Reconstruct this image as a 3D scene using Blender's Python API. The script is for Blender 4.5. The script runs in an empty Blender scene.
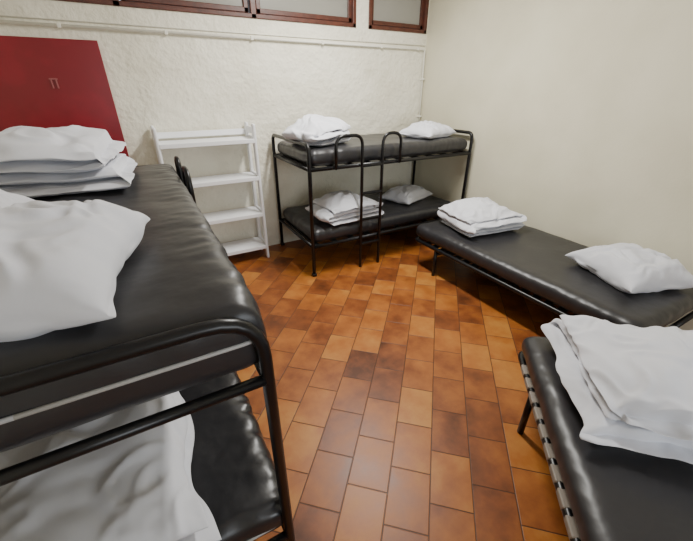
import bpy, math, random
from mathutils import Vector, Matrix, noise
random.seed(4)
C = bpy.context.scene.collection

# ---------------- materials ----------------
def newmat(name, col=(.5,.5,.5), rough=.5, metal=0, spec=.5, bump=None, var=None, coat=0, sheen=0):
    m = bpy.data.materials.new(name); m.use_nodes = True
    nt = m.node_tree; b = nt.nodes['Principled BSDF']
    b.inputs['Base Color'].default_value = (*col,1)
    b.inputs['Roughness'].default_value = rough
    b.inputs['Metallic'].default_value = metal
    b.inputs['Specular IOR Level'].default_value = spec
    b.inputs['Coat Weight'].default_value = coat
    b.inputs['Sheen Weight'].default_value = sheen
    tc = nt.nodes.new('ShaderNodeNewGeometry')
    last=None
    if bump:
        for (scale,strength,dist,detail) in bump:
            n = nt.nodes.new('ShaderNodeTexNoise'); n.inputs['Scale'].default_value=scale
            n.inputs['Detail'].default_value=detail
            nt.links.new(tc.outputs['Position'], n.inputs['Vector'])
            bp = nt.nodes.new('ShaderNodeBump'); bp.inputs['Strength'].default_value=strength
            bp.inputs['Distance'].default_value=dist
            nt.links.new(n.outputs['Fac'], bp.inputs['Height'])
            if last: nt.links.new(last.outputs[0], bp.inputs['Normal'])
            last=bp
        nt.links.new(last.outputs[0], b.inputs['Normal'])
    if var:
        scale, c2, lo, hi = var
        n = nt.nodes.new('ShaderNodeTexNoise'); n.inputs['Scale'].default_value=scale
        n.inputs['Detail'].default_value=4
        nt.links.new(tc.outputs['Position'], n.inputs['Vector'])
        r = nt.nodes.new('ShaderNodeValToRGB')
        r.color_ramp.elements[0].position=lo; r.color_ramp.elements[0].color=(*col,1)
        r.color_ramp.elements[1].position=hi; r.color_ramp.elements[1].color=(*c2,1)
        nt.links.new(n.outputs['Fac'], r.inputs[0]); nt.links.new(r.outputs[0], b.inputs['Base Color'])
    return m

M_wallb = newmat('plaster_rough',(.81,.78,.655),.75,bump=[(22,.5,.024,5),(7,.4,.05,3)],var=(2.5,(.71,.675,.55),.42,.7))
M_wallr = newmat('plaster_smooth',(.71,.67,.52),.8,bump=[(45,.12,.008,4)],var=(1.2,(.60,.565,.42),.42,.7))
M_ceil = newmat('ceiling_paint',(.8,.79,.74),.9)
M_wood = newmat('window_wood',(.10,.028,.016),.4,bump=[(60,.1,.005,3)],var=(20,(.06,.018,.011),.35,.7))
M_red = newmat('red_laminate',(.25,.008,.018),.30,var=(4,(.20,.007,.014),.4,.6))
M_white = newmat('white_paint',(.84,.85,.87),.45)
M_pipe = newmat('pipe_paint',(.75,.73,.64),.5)
M_tube = newmat('black_steel',(.006,.006,.007),.33,spec=.4)
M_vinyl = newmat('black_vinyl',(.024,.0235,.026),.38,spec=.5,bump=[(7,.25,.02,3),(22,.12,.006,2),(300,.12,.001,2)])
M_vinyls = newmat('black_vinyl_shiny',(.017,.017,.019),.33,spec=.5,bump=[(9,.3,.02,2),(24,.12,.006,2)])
M_pipingm = newmat('grey_piping',(.42,.42,.42),.5)
M_fab = newmat('white_fabric',(.66,.67,.72),.9,spec=.2,bump=[(9,.3,.014,3),(30,.15,.004,3)],sheen=.1)
M_slat = newmat('slat_wood',(.25,.215,.18),.6)
M_base = newmat('base_dark',(.03,.03,.032),.6)

def glassmat():
    m=bpy.data.materials.new('frosted_glass'); m.use_nodes=True; nt=m.node_tree
    b=nt.nodes['Principled BSDF']; b.inputs['Base Color'].default_value=(.5,.5,.46,1); b.inputs['Roughness'].default_value=.3
    t=nt.nodes.new('ShaderNodeBsdfTranslucent'); t.inputs[0].default_value=(.55,.50,.42,1)
    mx=nt.nodes.new('ShaderNodeMixShader'); mx.inputs[0].default_value=.6
    nt.links.new(b.outputs[0],mx.inputs[1]); nt.links.new(t.outputs[0],mx.inputs[2])
    nt.links.new(mx.outputs[0],nt.nodes['Material Output'].inputs[0]); return m
M_glass=glassmat()

TILE_ANG=math.radians(43)
def floormat():
    m=bpy.data.materials.new('terracotta_tiles'); m.use_nodes=True; nt=m.node_tree; N=nt.nodes; L=nt.links
    b=N['Principled BSDF']
    def math_(op,a,bv=None,c=None):
        n=N.new('ShaderNodeMath'); n.operation=op
        for i,x in enumerate((a,bv,c)):
            if x is None: continue
            if isinstance(x,(int,float)): n.inputs[i].default_value=x
            else: L.new(x,n.inputs[i])
        return n.outputs[0]
    g=N.new('ShaderNodeNewGeometry'); s=N.new('ShaderNodeSeparateXYZ'); L.new(g.outputs['Position'],s.inputs[0])
    x,y=s.outputs[0],s.outputs[1]
    ca,sa=math.cos(TILE_ANG),math.sin(TILE_ANG)
    u=math_('ADD',math_('MULTIPLY',x,sa),math_('MULTIPLY',y,ca))
    v=math_('SUBTRACT',math_('MULTIPLY',x,ca),math_('MULTIPLY',y,sa))
    TW,TL=.185,.26
    vr=math_('DIVIDE',math_('ADD',v,10.03),TW); row=math_('FLOOR',vr); fv=math_('FRACT',vr)
    off=math_('MULTIPLY',math_('MODULO',row,2),.5)
    ur=math_('ADD',math_('DIVIDE',math_('ADD',u,10.1),TL),off); col=math_('FLOOR',ur); fu=math_('FRACT',ur)
    cx=N.new('ShaderNodeCombineXYZ'); L.new(row,cx.inputs[0]); L.new(col,cx.inputs[1])
    wn=N.new('ShaderNodeTexWhiteNoise'); wn.noise_dimensions='3D'; L.new(cx.outputs[0],wn.inputs['Vector'])
    ns=N.new('ShaderNodeTexNoise'); ns.inputs['Scale'].default_value=6; ns.inputs['Detail'].default_value=6; ns.inputs['Roughness'].default_value=.58
    va=N.new('ShaderNodeVectorMath'); va.operation='MULTIPLY_ADD'
    L.new(wn.outputs['Color'],va.inputs[0]); va.inputs[1].default_value=(3,3,3); L.new(g.outputs['Position'],va.inputs[2])
    L.new(va.outputs[0],ns.inputs['Vector'])
    f=math_('ADD',math_('MULTIPLY',wn.outputs['Value'],.58),math_('MULTIPLY',math_('SUBTRACT',ns.outputs['Fac'],.3),1.2))
    r=N.new('ShaderNodeValToRGB'); e=r.color_ramp.elements
    e[0].position=.05; e[0].color=(.09,.028,.010,1)
    e[1].position=.95; e[1].color=(.45,.19,.040,1)
    k=e.new(.32); k.color=(.21,.060,.015,1)
    k=e.new(.65); k.color=(.36,.118,.022,1)
    L.new(f,r.inputs[0])
    eu=math_('MULTIPLY',math_('MINIMUM',fu,math_('SUBTRACT',1,fu)),TL)
    ev=math_('MULTIPLY',math_('MINIMUM',fv,math_('SUBTRACT',1,fv)),TW)
    d=math_('MINIMUM',eu,ev)
    mr=N.new('ShaderNodeMapRange'); mr.inputs[1].default_value=.0012; mr.inputs[2].default_value=.0035
    L.new(d,mr.inputs[0])
    mx=N.new('ShaderNodeMix'); mx.data_type='RGBA'; mx.inputs['A'].default_value=(.075,.035,.02,1)
    L.new(mr.outputs[0],mx.inputs['Factor']); L.new(r.outputs[0],mx.inputs['B'])
    L.new(mx.outputs['Result'],b.inputs['Base Color'])
    rr=math_('ADD',.30,math_('MULTIPLY',ns.outputs['Fac'],.2)); L.new(rr,b.inputs['Roughness'])
    b.inputs['Specular IOR Level'].default_value=.35
    bp=N.new('ShaderNodeBump'); bp.inputs['Strength'].default_value=.5; bp.inputs['Distance'].default_value=.003
    hh=math_('ADD',mr.outputs[0],math_('MULTIPLY',ns.outputs['Fac'],.5))
    L.new(hh,bp.inputs['Height']); L.new(bp.outputs[0],b.inputs['Normal'])
    return m
M_floor=floormat()

# ---------------- geometry helpers ----------------
def mkobj(name, verts, faces, mat, parent=None, smooth=False, mats=None):
    me=bpy.data.meshes.new(name); me.from_pydata([tuple(v) for v in verts],[],faces); me.update()
    me.materials.append(mat)
    if smooth:
        for p in me.polygons: p.use_smooth=True
    o=bpy.data.objects.new(name,me); C.objects.link(o)
    if parent: o.parent=parent
    return o
def boxdata(x0,y0,z0,x1,y1,z1):
    v=[(x0,y0,z0),(x1,y0,z0),(x1,y1,z0),(x0,y1,z0),(x0,y0,z1),(x1,y0,z1),(x1,y1,z1),(x0,y1,z1)]
    f=[(0,3,2,1),(4,5,6,7),(0,1,5,4),(1,2,6,5),(2,3,7,6),(3,0,4,7)]
    return v,f
def boxes(name, lst, mat, parent=None, bevel=0):
    V=[];F=[]
    for b in lst:
        v,f=boxdata(*b); k=len(V); V+=v; F+=[tuple(i+k for i in q) for q in f]
    o=mkobj(name,V,F,mat,parent)
    if bevel:
        m=o.modifiers.new('bev','BEVEL'); m.width=bevel; m.segments=2
    return o
def empty(name, loc=(0,0,0), rz=0):
    e=bpy.data.objects.new(name,None); C.objects.link(e); e.location=loc; e.rotation_euler=(0,0,rz); return e
def fillet(pts, r, seg=6):
    pts=[Vector(p) for p in pts]; out=[pts[0]]
    for i in range(1,len(pts)-1):
        a,b,c=pts[i-1],pts[i],pts[i+1]
        d1=(a-b); d2=(c-b); rr=min(r,d1.length*.49,d2.length*.49)
        p1=b+d1.normalized()*rr; p2=b+d2.normalized()*rr
        for k in range(seg+1):
            t=k/seg; out.append((1-t)**2*p1+2*t*(1-t)*b+t*t*p2)
    out.append(pts[-1]); return out
def tubes(name, paths, rad, mat, parent=None, fil=.08, n=12):
    V=[];F=[]
    for pts in paths:
        P=fillet(pts,fil); nn=len(P)
        t0=(P[1]-P[0]).normalized()
        up=Vector((0,0,1)) if abs(t0.z)<.9 else Vector((1,0,0))
        nrm=t0.cross(up).normalized(); base=len(V)
        for i,p in enumerate(P):
            if i==0: t=(P[1]-P[0])
            elif i==nn-1: t=(P[-1]-P[-2])
            else: t=(P[i+1]-P[i-1])
            t=t.normalized(); nrm=(nrm-t*nrm.dot(t)).normalized(); bn=t.cross(nrm)
            for k in range(n):
                a=2*math.pi*k/n; V.append(p+nrm*math.cos(a)*rad+bn*math.sin(a)*rad)
        for i in range(nn-1):
            for k in range(n):
                a=base+i*n+k; b=base+i*n+(k+1)%n; F.append((a,b,b+n,a+n))
        F.append(tuple(base+k for k in reversed(range(n)))); F.append(tuple(base+(nn-1)*n+k for k in range(n)))
    return mkobj(name,V,F,mat,parent,True)
def ridge(p):
    return 1-abs(noise.noise(p))*2

def mattress(name, w, l, h, z, parent, seed=0, wr=.006, mat=None, crinkle=0):
    nx,ny,nz=34,90,8
    V=[];F=[];idx={}
    def P(i,j,k):
        key=(i,j,k)
        if key in idx: return idx[key]
        x=-1+2*i/nx; y=-1+2*j/ny; q=-1+2*k/nz
        X=x*w/2; Y=y*l/2; Z=q*h/2
        r=.05
        cx=max(-w/2+r,min(w/2-r,X)); cy=max(-l/2+r,min(l/2-r,Y)); cz=max(-h/2+r,min(h/2-r,Z))
        d=Vector((X-cx,Y-cy,Z-cz))
        if d.length>1e-6:
            m=max(abs(d.x),abs(d.y),abs(d.z)); d=d.normalized()*m
        p=Vector((cx,cy,cz))+d
        sidex=abs(x)**6; sidey=abs(y)**12
        side=max(sidex,sidey)
        s=Vector((p.x*5+seed*7,p.y*5,p.z*3+seed))
        nn=noise.noise(s)
        wv=ridge(Vector((p.x*9+seed*3,p.y*14+p.z*4,p.z*2)))
        cr=ridge(Vector((p.x*6+seed,p.y*30+p.x*8+noise.noise(s)*2,p.z*5)))*crinkle*sidex
        outw=Vector((x*sidex,y*sidey,0))
        p+=outw*(.012*(1-q*q)+wr*wv*.9+cr)
        p.z+= (.006*nn + wr*.5*wv*(.25+side)+cr)*(1 if q>0 else .2)
        idx[key]=len(V); V.append(p+Vector((0,0,z+h/2))); return idx[key]
    for i in range(nx):
        for j in range(ny):
            F.append((P(i,j,nz),P(i+1,j,nz),P(i+1,j+1,nz),P(i,j+1,nz)))
            F.append((P(i,j,0),P(i,j+1,0),P(i+1,j+1,0),P(i+1,j,0)))
    for i in range(nx):
        for k in range(nz):
            F.append((P(i,0,k),P(i+1,0,k),P(i+1,0,k+1),P(i,0,k+1)))
            F.append((P(i,ny,k),P(i,ny,k+1),P(i+1,ny,k+1),P(i+1,ny,k)))
    for j in range(ny):
        for k in range(nz):
            F.append((P(0,j,k),P(0,j,k+1),P(0,j+1,k+1),P(0,j+1,k)))
            F.append((P(nx,j,k),P(nx,j+1,k),P(nx,j+1,k+1),P(nx,j,k+1)))
    o=mkobj(name,V,F,mat or M_vinyl,parent,True)
    ss=o.modifiers.new('s','SUBSURF'); ss.levels=1; ss.render_levels=1
    return o
def piping(parent,w,l,z,name='piping'):
    a,b=w/2+.014,l/2+.016
    return tubes(name,[[(0,-b,z),(a,-b,z),(a,b,z),(-a,b,z),(-a,-b,z),(0,-b,z)]],.0055,M_pipingm,parent,fil=.06,n=8)

def bunk(name, loc, rz, L=1.92, W=.88, H=1.2, z1=1.0, z0=.30, ladder=None, pip=False, mh=.15, mw=-.05, ml=-.06, fil=.13, crinkle=0, lowmat=None):
    e=empty(name,loc,rz)
    hw,hl=W/2,L/2
    tubes('end_hoops',[[(-hw,s*hl,0),(-hw,s*hl,H),(hw,s*hl,H),(hw,s*hl,0)] for s in(-1,1)],.017,M_tube,e,fil=fil)
    tubes('end_bars',[[(-hw,s*hl,z),(hw,s*hl,z)] for s in(-1,1) for z in(z1,z0)],.015,M_tube,e)
    tubes('side_rails',[[(s*hw,-hl,z),(s*hw,hl,z)] for s in(-1,1) for z in(z1,z0)],.017,M_tube,e)
    boxes('slats',[(-hw,-hl+.08+k*.19,z-.006,hw,-hl+.13+k*.19,z+.008) for k in range(10) for z in(z1,z0)],M_base,e)
    boxes('feet_caps',[(sx*hw-.021,sy*hl-.021,0,sx*hw+.021,sy*hl+.021,.03) for sx in(-1,1) for sy in(-1,1)],M_tube,e,bevel=.006)
    mattress('upper_mattress',W+mw,L+ml,mh,z1+.012,e,seed=1+loc[0],crinkle=crinkle)
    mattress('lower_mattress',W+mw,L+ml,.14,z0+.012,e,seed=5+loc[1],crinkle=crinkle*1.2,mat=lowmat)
    if pip:
        piping(e,W+mw,L+ml,z1+.012+mh*.52,'piping_upper')
        piping(e,W+mw,L+ml,z0+.07,'piping_lower')
    if ladder:
        sx,ya,yb,wa,wb=ladder; x=sx*(hw+.045)
        P=[[(x,ya,0),(x,ya,H+.06),(x,ya-wa,H+.06),(x,ya-wa,z1)],[(x,yb,0),(x,yb,H+.06),(x,yb+wb,H+.06),(x,yb+wb,z1)]]
        tubes('ladder_stiles',P,.014,M_tube,e,fil=.09)
        boxes('ladder_rungs',[(x-.014,ya,zz-.012,x+.014,yb,zz+.012) for zz in(.25,.50,.75,1.0)],M_tube,e,bevel=.006)
        tubes('ladder_hooks',[[(x,y,z1),(sx*hw,y,z1)] for y in(ya-wa,yb+wb,ya,yb)],.012,M_tube,e)
    return e
def lowbed(name, loc, rz, L=1.95,W=.9,z=.27,mh=.13,slatends=False,legin=.3):
    e=empty(name,loc,rz); hw,hl=W/2,L/2
    tubes('frame_rail',[[(0,-hl,z),(hw,-hl,z),(hw,hl,z),(-hw,hl,z),(-hw,-hl,z),(0,-hl,z)]],.018,M_tube,e,fil=.06)
    tubes('legs',[[(sx*(hw-.01),s*(hl-legin),z),(sx*(hw-.01),s*(hl-legin),0)] for sx in(-1,1) for s in(-1,1)]+
          [[(-hw+.01,s*(hl-legin),z-.06),(hw-.01,s*(hl-legin),z-.06)] for s in(-1,1)],.016,M_tube,e)
    n=int((L-.1)/.095)
    boxes('slats',[(-hw-.0,-hl+.05+k*.095,z-.008,hw+.0,-hl+.10+k*.095,z+.014) for k in range(n)],M_slat if slatends else M_base,e,bevel=.004)
    if slatends:
        boxes('slat_caps',[(s*hw-.018,-hl+.04+k*.095,z-.012,s*hw+.018,-hl+.115+k*.095,z+.018) for k in range(n) for s in(-1,1)],M_slat,e,bevel=.006)
    mattress('mattress',W+.0,L-.02,mh,z+.02,e,seed=loc[0]*3,wr=.005)
    return e

def pillow(name, loc, rz, a=.32, b=.24, H=.10, seed=0, bot=.45, conc=.10, fil=.36):
    n=64; V=[];F=[]
    def pt(i,j,top):
        x=-1+2*i/n; y=-1+2*j/n
        x=math.sin(x*math.pi/2); y=math.sin(y*math.pi/2)
        X=a*x*(1-conc*(1-y*y)); Y=b*y*(1-conc*1.1*(1-x*x))
        e=max(0,(1-x*x)*(1-y*y)); hgt=e**fil
        p=Vector((X*4.5+seed*5.1,Y*4.5,seed*1.7+(0 if top else 5)))
        lump=noise.noise(p)
        ang=Vector((X*8+seed,Y*8-seed,.3*(1 if top else -1)))
        warp=Vector((noise.noise(p*1.3),noise.noise(p*1.3+Vector((9,0,0))),0))
        w1=ridge(ang+warp*1.6)
        w2=ridge(ang*2.1+warp*2)
        m=min(1,e*3)
        Z=H*hgt*(1+.28*lump) + m*(.024*w1+.011*w2)
        X+=.014*noise.noise(p*2); Y+=.014*noise.noise(p*2+Vector((3,3,3)))
        ed=.012*noise.noise(Vector((X*12,Y*12,seed)))*(1-m)
        if not top: Z=-min(Z*bot*1.5,H*bot)
        return Vector((X,Y,Z+ed))
    g={}
    for j in range(n+1):
        for i in range(n+1):
            g[(i,j,1)]=len(V); V.append(pt(i,j,True))
    for j in range(n+1):
        for i in range(n+1):
            if i in(0,n) or j in(0,n): g[(i,j,0)]=g[(i,j,1)]
            else: g[(i,j,0)]=len(V); V.append(pt(i,j,False))
    for j in range(n):
        for i in range(n):
            F.append(tuple(g[q] for q in((i,j,1),(i+1,j,1),(i+1,j+1,1),(i,j+1,1))))
            F.append(tuple(g[q] for q in((i,j,0),(i,j+1,0),(i+1,j+1,0),(i+1,j,0))))
    mz=min(v.z for v in V); V=[v-Vector((0,0,mz)) for v in V]
    o=mkobj(name,V,F,M_fab,None,True); o.location=loc; o.rotation_euler=(0,0,rz)
    s=o.modifiers.new('s','SUBSURF'); s.levels=1; s.render_levels=1
    return o

def duvet(name, loc, rz, L=.6, W=.5, n=4, s=.045, seed=0, amp=1.0, crown=.35, mir=1):
    rnd=random.Random(seed); V=[];F=[]
    path=[]
    xr=[L/2*(1-rnd.uniform(0,.2)) for _ in range(n+1)]; xl=[-L/2*(1-rnd.uniform(0,.2)) for _ in range(n+1)]
    for i in range(n):
        z=s*(i+.5); d=1 if i%2==0 else -1
        xa=(xl[(i)//2] if d>0 else xr[i//2]); xb=(xr[i//2] if d>0 else xl[(i+1)//2])
        K=40
        for k in range(K+1):
            t=k/K; path.append((xa+(xb-xa)*t, z, 0, d, i))
        if i<n-1:
            for k in range(1,13):
                a=math.pi*k/13; cx=xb; cz=z+s/2
                path.append((cx+d*math.sin(a)*s*.7, cz-math.cos(a)*s/2, -d*math.sin(a), d*math.cos(a), i+k/13))
    NP=len(path); NW=70; top={}; bot={}
    H=n*s
    for a_,(x,z,nx,nz,li) in enumerate(path):
        for w in range(NW+1):
            q=-1+2*w/NW; q=math.sin(q*math.pi/2)
            fr=min(a_/11,(NP-1-a_)/11,1); endt=math.sqrt(max(0,1-(1-fr)**2))
            th=s*.55*max(0,1-abs(q)**3.0)**.5*endt
            wy=W/2*(1+.2*noise.noise(Vector((li*1.1+.37,seed*3.3,0))))
            yo=.05*noise.noise(Vector((li*.9+.2,seed*2.1,7)))
            for side,dct in((1,top),(-1,bot)):
                if side==-1 and (w in(0,NW) or a_ in(0,NP-1)): dct[(a_,w)]=top[(a_,w)]; continue
                px=x-side*nx*th; pz=z+side*nz*th
                py=q*wy+yo
                ex=abs(px)/(L/2); e=min(1,max(ex,abs(q)))
                p=Vector((px*4+seed*3,py*4,pz*3+seed))
                lump=noise.noise(p)*.034*amp
                wp=Vector((noise.noise(p*1.2),noise.noise(p*1.2+Vector((5,5,5))),0))
                w1=noise.noise(Vector((px*7+seed,py*9,pz*7))+wp*1.5)*.018*amp
                w2=(ridge(Vector((px*6,py*7+seed,pz*5))+wp*2.2)**2)*.014*amp
                out=Vector((max(-1,min(1,px/(L/2)))*min(1,ex)**2, q*abs(q)**3, 0))
                hf=pz/H
                v=Vector((px,py,pz))+out*(lump*1.2+w1+.018*noise.noise(Vector((pz*16,seed,py*3))))
                v.z+= (lump+w1+w2)*(.15+hf)
                v.z*= 1+crown*(.55-e**2.2)*hf
                v.z=max(v.z,0.001); v.x*=mir
                dct[(a_,w)]=len(V); V.append(v)
    for a_ in range(NP-1):
        for w in range(NW):
            F.append((top[(a_,w)],top[(a_+1,w)],top[(a_+1,w+1)],top[(a_,w+1)]))
            F.append((bot[(a_,w)],bot[(a_,w+1)],bot[(a_+1,w+1)],bot[(a_+1,w)]))
    o=mkobj(name,V,F,M_fab,None,True); o.location=loc; o.rotation_euler=(0,0,rz)
    m=o.modifiers.new('s','SUBSURF'); m.levels=1; m.render_levels=1
    return o

# ---------------- room ----------------
XL,XR,YF,YB,ZC=-.98,3.13,-2.3,3.68,2.85
boxes('floor',[(XL-.2,YF-.2,-.1,XR+.2,YB+.2,0)],M_floor)
boxes('ceiling',[(XL-.2,YF-.2,ZC,XR+.2,YB+.2,ZC+.1)],M_ceil)
zb,zt=2.16,2.72
boxes('wall_back',[(XL-.2,YB,0,XR+.2,YB+.2,zb),(XL-.2,YB,zt,XR+.2,YB+.2,ZC),(2.19,YB,zb,2.34,YB+.2,zt),(XL-.2,YB,zb,XL+.02,YB+.2,zt),(3.11,YB,zb,XR+.2,YB+.2,zt)],M_wallb)
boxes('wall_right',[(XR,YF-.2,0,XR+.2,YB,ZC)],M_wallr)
boxes('wall_left',[(XL-.2,YF-.2,0,XL,YB,ZC)],M_wallb)
boxes('wall_front',[(XL,YF-.2,0,XR,YF,.9),(XL,YF-.2,2.2,XR,YF,ZC),(XL,YF-.2,.9,.3,YF,2.2),(2.1,YF-.2,.9,XR,YF,2.2)],M_wallb)
def window(name,x0,x1,n):
    e=empty(name)
    y0,y1=YB-.012,YB+.09
    fr=[(x0,y0,zb,x1,y1,zb+.035),(x0,y0,zt-.05,x1,y1,zt),(x0,y0,zb,x0+.04,y1,zt),(x1-.04,y0,zb,x1,y1,zt)]
    w=(x1-x0)/n
    for k in range(1,n): fr.append((x0+k*w-.025,y0,zb,x0+k*w+.025,y1,zt))
    boxes('frame',fr,M_wood,e,bevel=.005)
    sa=[];gl=[]
    for k in range(n):
        a=x0+k*w+.035; b=x0+(k+1)*w-.035; c=zb+.042; d=zt-.06; y=YB+.02
        sa+=[(a,y,c,b,y+.05,c+.04),(a,y,d-.05,b,y+.05,d),(a,y,c,a+.04,y+.05,d),(b-.04,y,c,b,y+.05,d)]
        gl.append((a+.03,y+.02,c+.03,b-.03,y+.03,d-.03))
    boxes('sash',sa,M_wood,e,bevel=.005); boxes('glass',gl,M_glass,e)
window('window_1',-.95,2.19,3); window('window_2',2.34,3.11,1)
e=empty('window_3')
boxes('frame',[(.3,YF-.12,.9,2.1,YF-.04,.96),(.3,YF-.12,2.14,2.1,YF-.04,2.2),(.3,YF-.12,.9,.36,YF-.04,2.2),(2.04,YF-.12,.9,2.1,YF-.04,2.2),(1.17,YF-.12,.9,1.23,YF-.04,2.2)],M_wood,e)

e=empty('wall_conduit')
tubes('pipe',[[(XL,YB-.018,2.01),(XR-.03,YB-.018,2.01),(XR-.03,YB-.03,1.0)]],.011,M_pipe,e,fil=.03)
tubes('cable',[[(XL,YB-.006,2.045),(XR-.02,YB-.006,2.045)]],.004,M_pipe,e)
boxes('clips',[(x-.012,YB-.034,1.995,x+.012,YB,2.025) for x in(-.3,.4,1.1,1.8,2.5,3.0)],M_pipe,e,bevel=.003)
boxes('clips_vertical',[(XR-.045,YB-.046,z,XR-.015,YB,z+.02) for z in(1.3,1.7)],M_pipe,e,bevel=.003)

e=empty('red_door')
boxes('leaf',[(-.93,YB-.035,0.0,-.09,YB-.003,1.93)],M_red,e,bevel=.004)
boxes('pull_slots',[(-.455,YB-.045,1.61,-.447,YB-.034,1.67),(-.425,YB-.045,1.61,-.417,YB-.034,1.67),(-.462,YB-.045,1.668,-.410,YB-.034,1.676)],newmat('faded_red',(.36,.10,.10),.4),e)

e=empty('white_bookshelf')
x0,x1,ya,yb=.125,.96,3.36,3.655
posts=[(x,y,0,x+.028,y+.065,1.33) for x in(x0,x1-.028) for y in(ya,yb-.065)]
boxes('posts',posts,M_white,e,bevel=.012)
sh=[.14,.49,.85,1.19]
boxes('shelves',[(x0+.024,ya+.005,z-.012,x1-.024,yb-.005,z+.010) for z in sh],M_white,e,bevel=.004)
boxes('shelf_lips',[(x0+.024,ya-.002,z-.024,x1-.024,ya+.012,z+.014) for z in sh],M_white,e,bevel=.004)
boxes('side_slats',[(x,ya+.04,z-.03,x+.018,yb-.04,z+.03) for x in(x0+.004,x1-.022) for z in(sh+[1.27])],M_white,e,bevel=.004)
boxes('back_rail',[(x0+.02,yb-.02,z,x1-.02,yb-.004,z+.05) for z in(1.22,)],M_white,e,bevel=.004)

# beds
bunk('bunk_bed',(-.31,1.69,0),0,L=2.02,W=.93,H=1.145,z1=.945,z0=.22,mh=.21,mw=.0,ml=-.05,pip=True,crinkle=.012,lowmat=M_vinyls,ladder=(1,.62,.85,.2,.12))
bunk('bunk_bed',(2.135,3.19,0),math.radians(90),L=1.87,W=.88,H=1.20,z1=1.0,mh=.14,fil=.06,ladder=(-1,.23,.445,.20,.26))
lowbed('single_bed',(2.655,1.52,0),0,L=1.95,W=.92,z=.28,mh=.14)
ang=math.radians(-43)
dl=Vector((math.sin(math.radians(43)),math.cos(math.radians(43)),0)); dr=Vector((dl.y,-dl.x,0))
corner=Vector((1.6,.84,0)); c2=corner-dl*.955+dr*.44
lowbed('single_bed',(c2.x,c2.y,0),ang,L=1.95,W=.9,z=.29,slatends=True)

# bedding
ZU=.945+.012+.21; ZV=.22+.012+.14
Z1=1.0+.012+.14; Z0=.30+.012+.14; ZL=.28+.02+.14; ZR=.29+.02+.13
duvet('folded_duvet',(-.47,2.26,ZU),math.radians(-3),L=.74,W=.58,n=4,s=.052,seed=1,amp=1.1)
pillow('pillow',(-.37,1.05,ZU),math.radians(-10),a=.31,b=.30,H=.11,seed=2)
pillow('pillow',(-.60,1.50,ZU),math.radians(5),a=.24,b=.18,H=.10,seed=3)
duvet('folded_duvet',(-.40,.99,ZV),math.radians(90),L=.62,W=.62,n=2,s=.075,seed=4)
duvet('folded_duvet',(1.46,3.12,Z1),math.radians(25),L=.50,W=.44,n=3,s=.06,seed=15,amp=1.3,crown=.6)
pillow('pillow',(2.72,3.05,Z1),math.radians(15),a=.26,b=.2,H=.08,seed=6)
duvet('folded_duvet',(1.66,3.03,Z0),math.radians(5),L=.58,W=.5,n=4,s=.045,seed=7)
pillow('pillow',(2.62,3.2,Z0),math.radians(20),a=.27,b=.2,H=.08,seed=8)
duvet('folded_duvet',(2.62,2.12,ZL),math.radians(-8),L=.60,W=.5,n=4,s=.048,seed=9)
pillow('pillow',(2.765,.92,ZL),math.radians(70),a=.28,b=.26,H=.12,seed=10)
dc=corner-dl*.37+dr*.47
duvet('folded_duvet',(dc.x,dc.y,ZR),math.radians(-43-90),L=.64,W=.80,n=4,s=.056,seed=12,amp=1.2)

# ---------------- lights ----------------
w=bpy.data.worlds.new('W'); bpy.context.scene.world=w; w.use_nodes=True
w.node_tree.nodes['Background'].inputs[0].default_value=(.85,.93,1,1); w.node_tree.nodes['Background'].inputs[1].default_value=1.2
def area(name,loc,rot,sx,sy,en,col):
    l=bpy.data.lights.new(name,'AREA'); l.shape='RECTANGLE'; l.size=sx; l.size_y=sy; l.energy=en; l.color=col
    o=bpy.data.objects.new(name,l); C.objects.link(o); o.location=loc; o.rotation_euler=rot; return o
area('window_daylight',(1.2,YF+.02,1.55),(math.radians(90),0,0),1.7,1.2,46,(.90,.95,1))
e=empty('ceiling_lamp')
boxes('housing',[(1.5,1.7,ZC-.04,1.7,2.9,ZC)],M_white,e,bevel=.01)
o=area('lamp_light',(1.6,2.3,ZC-.05),(0,0,0),.2,1.2,98,(1,.975,.92)); o.parent=e

# ---------------- camera ----------------
cam=bpy.data.cameras.new('camera'); co=bpy.data.objects.new('camera',cam); C.objects.link(co)
cam.sensor_width=36; cam.lens=350/693*36; cam.clip_start=.02
co.location=(0,0,1.6)
co.rotation_euler=(math.radians(90-27.3),0,math.radians(-29.5))
bpy.context.scene.camera=co
